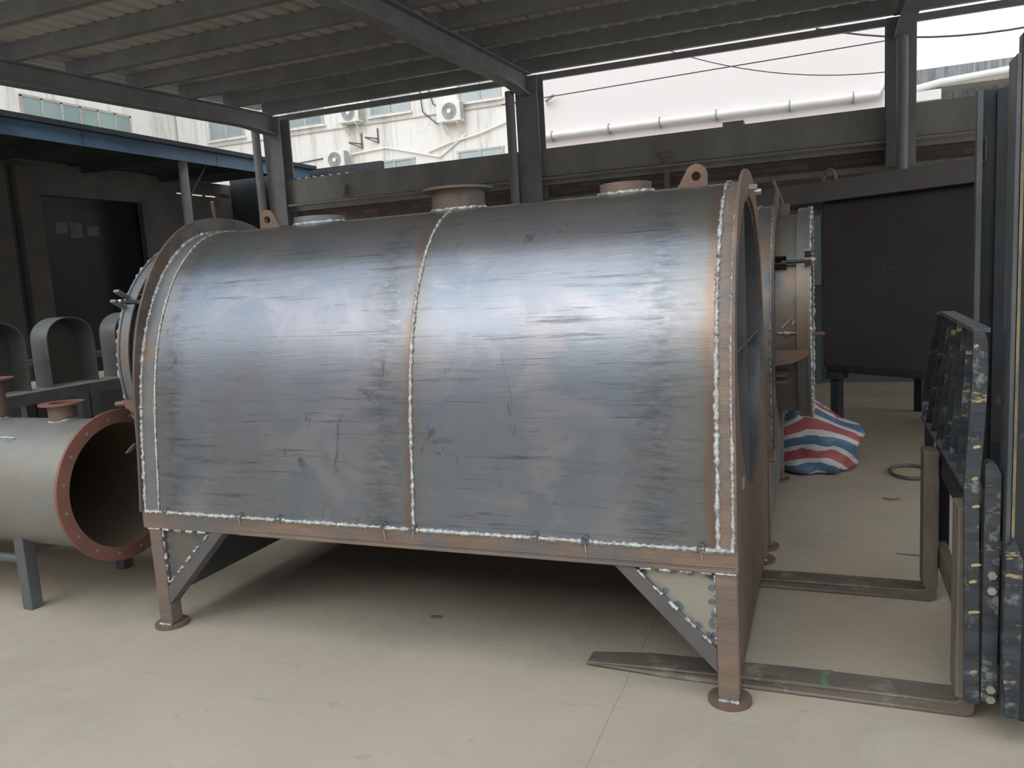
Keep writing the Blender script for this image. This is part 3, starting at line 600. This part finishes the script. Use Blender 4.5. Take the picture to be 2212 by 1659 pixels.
    # top nozzles and lugs
    def noz(xc, r_, z0, z1, fl=0, m_=None):
        n_ = mk('nozzle', lambda bm: loop_plate(bm, circ(xc, YC, r_, 48), circ(xc, YC, r_ - .008, 48), 'z', z0, z1), m_ or M['rust'], t, smooth=35)
        if fl: mk('nozzle_flange', lambda bm: loop_plate(bm, circ(xc, YC, fl, 48), circ(xc, YC, r_ - .012, 48), 'z', z1, z1 + .010), M['flange'], n_, smooth=35)
        mk('weld_seam', bead([(xc + (r_ + .004) * math.cos(a * PI / 24), YC + (r_ + .004) * math.sin(a * PI / 24), ztop(YC + (r_ + .004) * math.sin(a * PI / 24)) + .003) for a in range(49)], .007, .01, .5, 2), M['weld'], n_)
    noz(-1.845, .115, 1.64, 1.722, 0, M['band']); noz(-1.145, .112, 1.64, 1.772, .148, M['flange']); noz(-.425, .100, 1.64, 1.732, 0, M['rust'])
    def lug(xc, s):
        prof = [(xc - s * .066, 1.672), (xc + s * .06, 1.672)] + [(xc + s * (.018 + .042 * math.cos(a)), 1.735 + .044 * math.sin(a)) for a in [PI * i / 12 for i in range(10)]]
        cen = (xc + s * .018, 1.733); n_ = 40; full = prof
        def f(bm):
            o_ = []; 
            for i in range(n_):
                a = 2 * PI * i / n_; d = Vector((math.cos(a), math.sin(a))); best = 1e9
                for p, q in zip(full, full[1:] + full[:1]):
                    p, q = Vector(p) - Vector(cen), Vector(q) - Vector(cen); e = q - p; den = d.x * e.y - d.y * e.x
                    if abs(den) < 1e-9: continue
                    tt = (p.x * e.y - p.y * e.x) / den; ss = (p.x * d.y - p.y * d.x) / den
                    if tt > 0 and -1e-6 <= ss <= 1 + 1e-6: best = min(best, tt)
                o_.append((cen[0] + d.x * best, cen[1] + d.y * best))
            loop_plate(bm, o_, [(cen[0] + .017 * math.cos(2 * PI * i / n_), cen[1] + .017 * math.sin(2 * PI * i / n_)) for i in range(n_)], 'y', YC - .007, YC + .007)
        mk('lifting_lug', f, M['rust'], t)
    lug(-2.115, -1); lug(-.172, 1)
    return t
tank = build_tank('large arched blue-grey steel tank on rusty legs in the middle of the floor')
tank2 = dup(tank, (-2.335, 1.45 + 2 * YC + .028, 0), PI, 'second rusty steel tank close behind the large arched tank, round door at right')

def loc2(X, Y, Z): return (-2.335 - X, 1.45 + 2 * YC + .028 - Y, Z)
mk('chalk_mark', lambda bm: tube(bm, [loc2(*p) for p in ((.095, 1.585, 1.075), (.13, 1.585, 1.11), (.15, 1.584, 1.13), (.148, 1.584, 1.10), (.145, 1.584, 1.085), (.155, 1.584, 1.10), (.16, 1.584, 1.115), (.175, 1.584, 1.09))], .0022, 4), M['chalk'], tank2, label='white chalk squiggle on the door drum')
mk('weld_seam', bead([loc2(.075, 1.59, 1.05), loc2(.20, 1.59, 1.05)], .008, .006, .5, 4), M['weld'], tank2)
# ------------------------------------------------------------------ dark tank behind the forklift
D = Vector((.817, -.577, 0)); Nn = Vector((-.577, -.817, 0)); P0 = Vector((.27, 4.3, 0))
dt = thing('dark_storage_tank', 'big dark tank with a grey top rim behind the forklift', 'tank', P0)
def prof_ext(bm, prof, s0, s1):
    """prof in (outward depth, z)"""
    A = [bm.verts.new(D * s0 + Nn * p[0] + Vector((0, 0, p[1]))) for p in prof]; Bq = [bm.verts.new(D * s1 + Nn * p[0] + Vector((0, 0, p[1]))) for p in prof]; n = len(prof)
    bm.faces.new(A); bm.faces.new(Bq[::-1])
    for i in range(n): bm.faces.new((A[i], Bq[i], Bq[(i + 1) % n], A[(i + 1) % n]))
body = [(0, .56), (0, 1.83), (-1.4, 1.83), (-1.4, .5), (-.06, .49), (-.03, .51)]
mk('tank_body', lambda bm: prof_ext(bm, body, 0, 2.3), M['darktank'], dt, bevel=.02)
mk('top_rim', lambda bm: prof_ext(bm, [(.10, 1.83), (.05, 1.985), (-1.45, 1.985), (-1.45, 1.83)], -.62, 2.35), mat('grey_rim_plate', (.20, .185, .185), (.15, .14, .14), 2, .6, .2, 0), dt)
mk('lifting_hoop', lambda bm: tube(bm, [Vector((.06, -.06, 0)) + D * (.055 * math.cos(a)) + Vector((0, 0, 1.95 + .12 * math.sin(a) ** .8 if math.sin(a) > 0 else 1.86)) for a in [PI * i / 14 for i in range(15)]], .013, 8), mat('grey_hoop_steel', (.26, .25, .24), None, 6, .6, .2), dt, smooth=50)
for s in (.07, 2.1):
    for d in (-.05, -1.25): mk('leg', lambda bm: (prof_ext(bm, [(d - .07, 0), (d, 0), (d, .5), (d - .07, .5)], s - .035, s + .035), prof_ext(bm, [(d - .10, .44), (d + .03, .44), (d + .03, .5), (d - .10, .5)], s - .06, s + .06)), M['under'], dt)
def stroke(o_, pts_list, s0, z0, k):
    def f(bm):
        for pts in pts_list: tube(bm, [D * (s0 + p[0] * k) + Nn * .001 + Vector((0, 0, z0 + p[1] * k)) for p in pts], .0022, 4)
    return f
digits = [[(0, 0), (.02, 1)], [(.45, .95), (.35, .9), (.3, .5), (.55, .45), (.55, .2), (.35, .1)], [(.8, .75), (1.05, .85), (1.1, .6), (.85, .25), (1.2, .2)], [(1.5, .8), (1.35, .5), (1.5, .25), (1.75, .45), (1.7, .75), (1.5, .8)]]
mk('chalk_number', stroke(None, digits, .515, 1.27, .05), M['chalkdim'], dt, label='faint chalk writing 1520')

# pale reflections in the dark left window, painted as small quads on its glass
struct(mk('glass_reflections', lambda bm: (box(bm, -10.05, -10.045, *REFL[0]), box(bm, -10.05, -10.045, *REFL[1]), box(bm, -10.05, -10.045, *REFL[2])), mat('painted_reflection', (.11, .115, .10), (.05, .055, .05), 3, .4)))
# unseen wall added behind the camera to darken low reflections in the tank
struct(mk('wall_unseen', B(-22, 16, -11.9, -11.6, 0, 6.5), mat('unseen_wall_grey', (.5, .49, .47), (.42, .41, .40), 1, .9)))
# board/door behind
struct(mk('door_1', B(-.45, .25, 7.0, 7.06, 1.17, 1.86), M['tealpat'])); struct(mk('door_2', B(-.45, .25, 7.0, 7.06, .0, 1.165), M['tealdark']))
o = mk('door_latch', B(.12, .25, 6.96, 7.0, 1.11, 1.2), M['acgrey']); tag(o, 'small grey latch block on the patterned teal door', 'latch')

# ------------------------------------------------------------------ striped bag
def bag():
    bm = bmesh.new(); uv = bm.loops.layers.uv.new('UVMap')
    nu, nv = 44, 26; rows = []
    lv = [(.0, .17, .0), (.02, .26, .03), (.12, .27, .04), (.2, .30, .05), (.27, .27, .05), (.34, .18, .03), (.42, .12, .0), (.5, .07, -.03), (.58, .03, -.05)]
    for j in range(nv):
        f = j / (nv - 1) * (len(lv) - 1); i = min(int(f), len(lv) - 2); q = f - i
        z, r_, ox = [lv[i][k] * (1 - q) + lv[i + 1][k] * q for k in range(3)]; row = []
        for u in range(nu):
            a = 2 * PI * u / nu; nz_ = noise.noise(Vector((math.cos(a) * 2.2, math.sin(a) * 2.2, z * 9))) * .13 + noise.noise(Vector((math.cos(a) * 6, math.sin(a) * 6, z * 22))) * .06
            k = r_ * (1 + nz_ * 1.6); row.append((bm.verts.new((ox + k * math.cos(a), k * .8 * math.sin(a), max(.002, z + nz_ * .05 * (z > .02)))), u / nu, z * 2.1 + .12 * math.sin(a * 2 + 1) + nz_ * .35 + .1 * math.cos(a)))
        rows.append(row)
    for j in range(nv - 1):
        for u in range(nu):
            q = [rows[j][u], rows[j][(u + 1) % nu], rows[j + 1][(u + 1) % nu], rows[j + 1][u]]; f = bm.faces.new([x[0] for x in q])
            for l, x in zip(f.loops, q): l[uv].uv = (x[1], x[2])
    f = bm.faces.new([x[0] for x in rows[-1]])
    me = bpy.data.meshes.new('tarp_sack'); bm.to_mesh(me); bm.free(); o = bpy.data.objects.new('tarp_sack', me); COL.objects.link(o); me.materials.append(M['tarp'])
    for p in me.polygons: p.use_smooth = True
    return o
o = bag(); o.location = (.17, 3.1, 0); tag(o, 'crumpled red, white and blue striped sack on the floor behind the tanks', 'sack')

# ------------------------------------------------------------------ forklift (only its front end is in view)
fl = thing('forklift', 'front of a black forklift with forks, grille and mast at the right edge', 'forklift', (.7, .5, 0))
FO = Vector((-.7, -.5, 0))
def F(name, fn, m_, parent=None, **k):
    o = mk(name, fn, m_, parent or fl, **k)
    if parent is None: o.location = FO
    return o
def fork(y0, y1, top):
    def f(bm):
        prof = [(-.515, .006), (-.505, .020), (-.3, .034), (.2, .046), (.655, .046), (.662, .052), (.66, top), (.705, top), (.705, .03), (.698, .008), (.68, 0), (-.2, 0)]
        prism(bm, prof, 'y', y0, y1)
        for v in bm.verts:
            if v.co.x < -.40: v.co.y = (y0 + y1) / 2 + (v.co.y - (y0 + y1) / 2) * (.74 if v.co.x < -.5 else .92)
    return f
def shank(bm, y0, y1, top): box(bm, .645, .70, y0, y1, .06, top)
F('fork', fork(.087, .195, .60), M['fork'], bevel=.006, label='nearer fork lying on the floor beside the tank leg')
F('fork', fork(.962, 1.07, .60), M['fork'], bevel=.006, label='farther fork lying on the floor')
F('fork_shank', B(.652, .708, .085, .197, .06, .655), M['shank'], bevel=.006); F('fork_shank', B(.652, .708, .96, 1.072, .06, .62), M['shank'], bevel=.006)
mk_green = mat('green_paint_smear', (.06, .16, .07), (.20, .20, .14), 30, .8)
F('paint_smear', lambda bm: prism(bm, [(.275, .09), (.30, .09), (.29, .14), (.31, .196), (.285, .196), (.27, .14)], 'z', .0445, .0464), mk_green)
F('carriage_bar', B(.712, .75, .0, 1.11, .52, .60), M['blackin'], bevel=.004); F('carriage_bar', B(.712, .75, .0, 1.11, .13, .22), M['shank'], bevel=.004)
F('carriage_plate', lambda bm: prism(bm, [(.702, .115), (.74, .115), (.74, .785), (.728, .812), (.71, .818), (.702, .81)], 'y', -.02, .03), M['black'], label='bolted side plate with a chamfered top')
F('carriage_plate', B(.712, .76, 1.08, 1.11, .115, .70), M['blackin'])
for x, z in ((.722, .497), (.722, .452), (.724, .158), (.724, .128)): F('bolt', lambda bm: (hexa(bm, (x, -.02, z), .0125, .012)), M['bolt'])
# load guard
F('guard_post', lambda bm: prism(bm, [(.662, .10), (.700, .10), (.690, .74), (.700, .90), (.706, 1.06), (.704, 1.15), (.695, 1.18), (.668, 1.185), (.668, 1.06), (.660, .9), (.652, .74)], 'y', -.012, .012), M['black'], bevel=.002, label='near guard post with scraped yellow and black paint')
F('top_rail', lambda bm: bar(bm, (.69, .0, 1.18), (.69, .66, 1.185), .042, .012), M['greyedge'])
F('guard_post', lambda bm: (bar(bm, (.69, .66, 1.185), (.668, 1.06, .86), .01, .042, (1, 0, 0)) if 0 else prism(bm, [(.66, 1.18), (.655, 1.18), (1.05, .86), (1.09, .80), (1.09, .74), (1.10, .74), (1.10, .81), (1.06, .875), (.67, 1.19)], 'x', .658, .70)), M['black'], label='slanted far guard post')
F('bottom_rail', lambda bm: bar(bm, (.675, .0, .735), (.675, 1.1, .735), .042, .012), M['greyedge'])
for k in range(1, 7):
    f_ = k / 7
    F('guard_slat', lambda bm: bar(bm, (.69, .66 * f_, 1.18), (.675, 1.1 * f_, .74), .008, .040, (1, 0, 0)), M['black'])
F('guard_post', B(.668, .70, 1.07, 1.10, .12, .74), M['blackin'])
# masts
def channel(bm, x0, x1, y0, y1, z0, z1, t_=.016):
    box(bm, x0, x1, y1 - t_, y1, z0, z1); box(bm, x0, x0 + t_, y0, y1, z0, z1); box(bm, x1 - t_, x1, y0, y1, z0, z1)
m1 = F('mast_rail', lambda bm: (box(bm, .76, .95, -.05, .0, .09, 1.93)), M['blackin'], bevel=.004, label='near outer mast rail')
F('mast_rail', lambda bm: box(bm, .748, .76, -.05, .05, .10, 1.88), M['greyedge'], bevel=.003)
F('mast_rail', lambda bm: box(bm, .761, .768, -.052, -.05, .3, 1.9), mat('chipped_yellow_edge', (.30, .22, .12), (.08, .08, .085), 14, .6, .1, .1, stretch=(1, 1, .5)))
F('mast_plate', lambda bm: prism(bm, [(.742, .30), (.752, .11), (.785, .105), (.785, .56), (.765, .62), (.745, .59)], 'y', -.075, -.05), M['black'], label='slotted side plate low on the mast')
for z in (.53, .48, .16, .125): F('bolt_hole', lambda bm: tube(bm, [(.77, -.0765, z), (.77, -.070, z)], .008, 14), M['under'])
F('mast_rail', lambda bm: (box(bm, .80, .895, .79, .88, .05, 1.94), box(bm, .845, .875, .76, .79, .05, 1.93)), M['blackin'], label='far mast channel')
F('mast_rail', B(.783, .800, .74, .78, .05, 1.935), M['greyedge'])
F('chain_link', lambda bm: tube(bm, [(.807 + .008 * math.cos(a * PI / 8), .77, 1.74 + (.035 if math.sin(a * PI / 8) > 0 else -.035) + .008 * math.sin(a * PI / 8)) for a in range(16)], .003, 5, closed=True), M['greyedge'])
F('mast_crossbar', B(.93, 1.0, 0, .9, 1.72, 1.85), M['blackin']); F('mast_crossbar', B(.80, .9, 0, .9, .06, .2), M['blackin'])
F('lift_cylinder', lambda bm: tube(bm, [(.84, .30, .3), (.84, .30, 1.5)], .045, 18), M['blackin'], smooth=40)
F('side_shift_tube', lambda bm: tube(bm, [(.765, .0, .56), (.765, 1.0, .58)], .035, 18), M['fork'], smooth=40)
F('tilt_bracket', lambda bm: prism(bm, [(.755, .66), (.79, .66), (.80, .80), (.775, .82), (.765, .82)], 'y', .25, .27), M['blackin'])
F('tilt_bracket', lambda bm: prism(bm, [(.73, .03), (.79, .05), (.80, .30), (.75, .36), (.728, .33)], 'y', .42, .5), M['shank'])
F('front_cowl', lambda bm: prism(bm, [(1.02, .25), (1.06, .25), (1.16, .62), (1.24, .95), (1.20, .95), (1.12, .62)], 'y', 0, .95), M['blackin'], bevel=.004)
ym = M['yellow']
rnd = random.Random(3)
for z, wd in ((1.14, .012), (.86, .02), (.77, .016), (.69, .02), (.52, .026), (.47, .02), (.38, .03), (.2, .02)):
    x = .668 + rnd.uniform(0, .008); F('paint_chip', lambda bm: prism(bm, [(x, z), (x + wd * .6, z + .004), (x + wd, z + .001), (x + wd * .8, z - .004), (x, z - .007)], 'y', -.0128, -.0118), ym)

# ------------------------------------------------------------------ flanged pipe at the left
pp = thing('flanged_pipe', 'large open grey pipe with a red-brown flange on square legs at the left', 'pipe', (-3.2, .15, .57))
mk('barrel', lambda bm: loop_plate(bm, circ(0, 0, .297), circ(0, 0, .289), 'x', -1.6, .50), [M['pipe']], pp, smooth=40)
mk('liner', lambda bm: loop_plate(bm, circ(0, 0, .2885), circ(0, 0, .286), 'x', -1.6, .498), M['pipein'], pp, smooth=40, label='rusty brown inside of the pipe')
mk('end_cap', lambda bm: prism(bm, circ(0, 0, .287), 'x', -1.61, -1.60), M['pipein'], pp)
fp = mk('end_flange', lambda bm: loop_plate(bm, circ(0, 0, .345), circ(0, 0, .284), 'x', .498, .512), M['redox'], pp, smooth=40)
for k in range(16): mk('bolt_hole', lambda bm: tube(bm, [(.5115, .312 * math.cos(2 * PI * k / 16 + .15), .312 * math.sin(2 * PI * k / 16 + .15)), (.5128, .312 * math.cos(2 * PI * k / 16 + .15), .312 * math.sin(2 * PI * k / 16 + .15))], .007, 10), M['gusset'], fp)
def pn(x, h, r_, fr):
    n_ = mk('nozzle', lambda bm: loop_plate(bm, circ(x, 0, r_, 32), circ(x, 0, r_ - .006, 32), 'z', .285, .285 + h), M['rust'], pp, smooth=40)
    mk('nozzle_flange', lambda bm: loop_plate(bm, circ(x, 0, fr, 40), circ(x, 0, r_ - .008, 40), 'z', .285 + h, .293 + h), M['redox'], n_, smooth=40)
    mk('weld_seam', bead([(x + r_ * math.cos(a * PI / 12), r_ * math.sin(a * PI / 12), math.sqrt(.297 ** 2 - (r_ * math.sin(a * PI / 12)) ** 2) + .002) for a in range(25)], .005, .01), M['weld'], n_)
pn(.18, .085, .060, .098); pn(-.28, .20, .055, .10)
for x in (.03, -1.3):
    for y in (-.165, .36):
        mk('leg', B(x - .03, x + .03, y - .035, y + .025, -.57, -.16), M['steel'], pp, bevel=.004)
mk('cross_tube', lambda bm: tube(bm, [(-1.3, -.165, -.34), (.02, -.165, -.335)], .022, 12), M['steel'], pp, smooth=40)
mk('cross_tube', lambda bm: bar(bm, (.03, -.14, -.29), (.03, .34, -.29), .04, .05), M['steel'], pp)
def stk(bm):
    for pts in ([(.06, .0), (.0, .0), (.0, .02), (.04, .02), (.05, .01)], [(.08, 0), (.08, .02), (.12, .03), (.14, .01), (.1, -.005), (.08, 0)]):
        tube(bm, [(-.28 + .3 * 0 + p[0] + .22, -.296 * math.cos(.95 - p[1] * 4), .298 * math.sin(.95 + p[1] * 2)) for p in pts], .003, 4)
mk('chalk_number', stk, M['chalk'], pp, label='faint white chalk writing on top of the pipe')

# ------------------------------------------------------------------ tables with arched covers
def table(y0, y1, label):
    t = thing('steel_table', label, 'table', (-4.5, y0, 0), 'steel tables behind the pipe')
    mk('tabletop', B(-.62, 0, 0, y1 - y0, .842, .852), mat('dusty_table_top', (.62, .58, .48), (.50, .47, .40), 3, .6, .0), t)
    mk('apron', lambda bm: (box(bm, -.012, 0, 0, y1 - y0, .765, .842), box(bm, -.62, -.608, 0, y1 - y0, .765, .842), box(bm, -.608, -.012, 0, .012, .765, .842)), M['steel'], t)
    for x in (-.06, -.61):
        for y in (.002, y1 - y0 - .072): mk('leg', B(x, x + .06, y, y + .07, 0, .765), M['steel'], t)
    return t
table(.62, 1.54, 'long steel table under the left and middle arched covers'); table(1.55, 3.0, 'steel table joined end to end, partly hidden by the tank door ring')
def cover(y, label):
    t = thing('arched_cover', label, 'cover', (-4.52, y, .853), 'arched covers on the tables')
    w_ = .185; h = .46; n = 20
    def arc(k, hh): return [(-w_ + k, 0)] + [(-(w_ - k) * math.cos(PI * i / n), hh - .17 + (.17 - k) * math.sin(PI * i / n) ** .8) for i in range(n + 1)] + [(w_ - k, 0)]
    A = arc(0, h); I = arc(.006, h)
    mk('rim', lambda bm: loop_plate(bm, A, I, 'x', -.15, 0, closed=False), M['band'], t, smooth=50)
    mk('back_plate', lambda bm: prism(bm, A, 'x', -.156, -.15), mat('brown_back_plate', (.10, .095, .085), (.13, .11, .09), 4, .55, .3), t)
    for k in range(5): mk('rivet', lambda bm: tube(bm, [(-.02, .180, .05 + .05 * k), (-.02, .17, .05 + .05 * k)], .005, 6), M['bolt'], t)
cover(.95, 'leftmost arched steel cover, cut by the picture edge'); cover(1.47, 'arched steel cover with a pale rim standing alone in the middle of the tables'); cover(2.02, 'arched steel cover half hidden behind the tank door ring')
rk = thing('steel_rack', 'low dark steel rack with pale rails behind the arched covers', 'rack', (-5.9, 1, 0))
mk('rail', lambda bm: bar(bm, (0, -.5, .93), (0, 3.6, .93), .1, .05), M['band'], rk); mk('rail', lambda bm: bar(bm, (.1, 0, .72), (.1, 3.6, .72), .04, .02), M['band'], rk)
mk('panel', B(.02, .05, 0, 3.4, .3, .70), M['brownwall'], rk)
for y in (-.4, 1.5, 3.3): mk('leg', B(-.04, .02, y, y + .06, 0, .9), M['steel'], rk)

# ------------------------------------------------------------------ small things on the floor
o = mk('hose_loop', lambda bm: tube(bm, [(.80 + .125 * math.cos(a), 3.04 + .17 * math.sin(a), .014) for a in [R(40) + R(300) * i / 24 for i in range(25)]], .011, 8), mat('grey_hose', (.12, .13, .12), None, 6, .6), smooth=60); tag(o, 'grey loop of hose lying on the floor behind the far fork', 'hose')
def leaf(bm):
    for s in (-1, 1): prism(bm, [(0, -.02), (s * .05, .012), (s * .035, .02), (0, .01)], 'z', .002, .006)
o = mk('dry_leaf', leaf, M['leaf']); o.location = (.645, 2.42, 0); tag(o, 'dry orange-brown leaf on the floor in front of the hose', 'leaf')
o = mk('blue_strip', lambda bm: prism(bm, [(-.06, .01), (.0, -.004), (.08, -.01), (.08, 0), (0, .006)], 'z', .001, .004), M['blue']); o.location = (.655, 1.5, 0); tag(o, 'thin blue strip on the floor before the far fork', 'strip')
o = mk('wood_chip', lambda bm: bar(bm, (-.022, .0, .005), (.02, .012, .007), .009, .007), M['brace']); o.location = (-1.235, .33, 0); tag(o, 'tiny brown chip on the floor under the tank', 'chip')
for k, (x, y, l) in enumerate(((-.04, -.62, 'small white flake on the floor below the right leg'), (.08, -.78, 'small dark crumb near the bottom edge of the floor'))):
    o = mk('floor_flake', lambda bm: prism(bm, [(-.012, -.006), (.01, -.008), (.016, .004), (-.004, .009)], 'z', 0.0005, .004), M['chalk'] if k == 0 else M['under']); o.location = (x, y, 0); tag(o, l, 'debris')
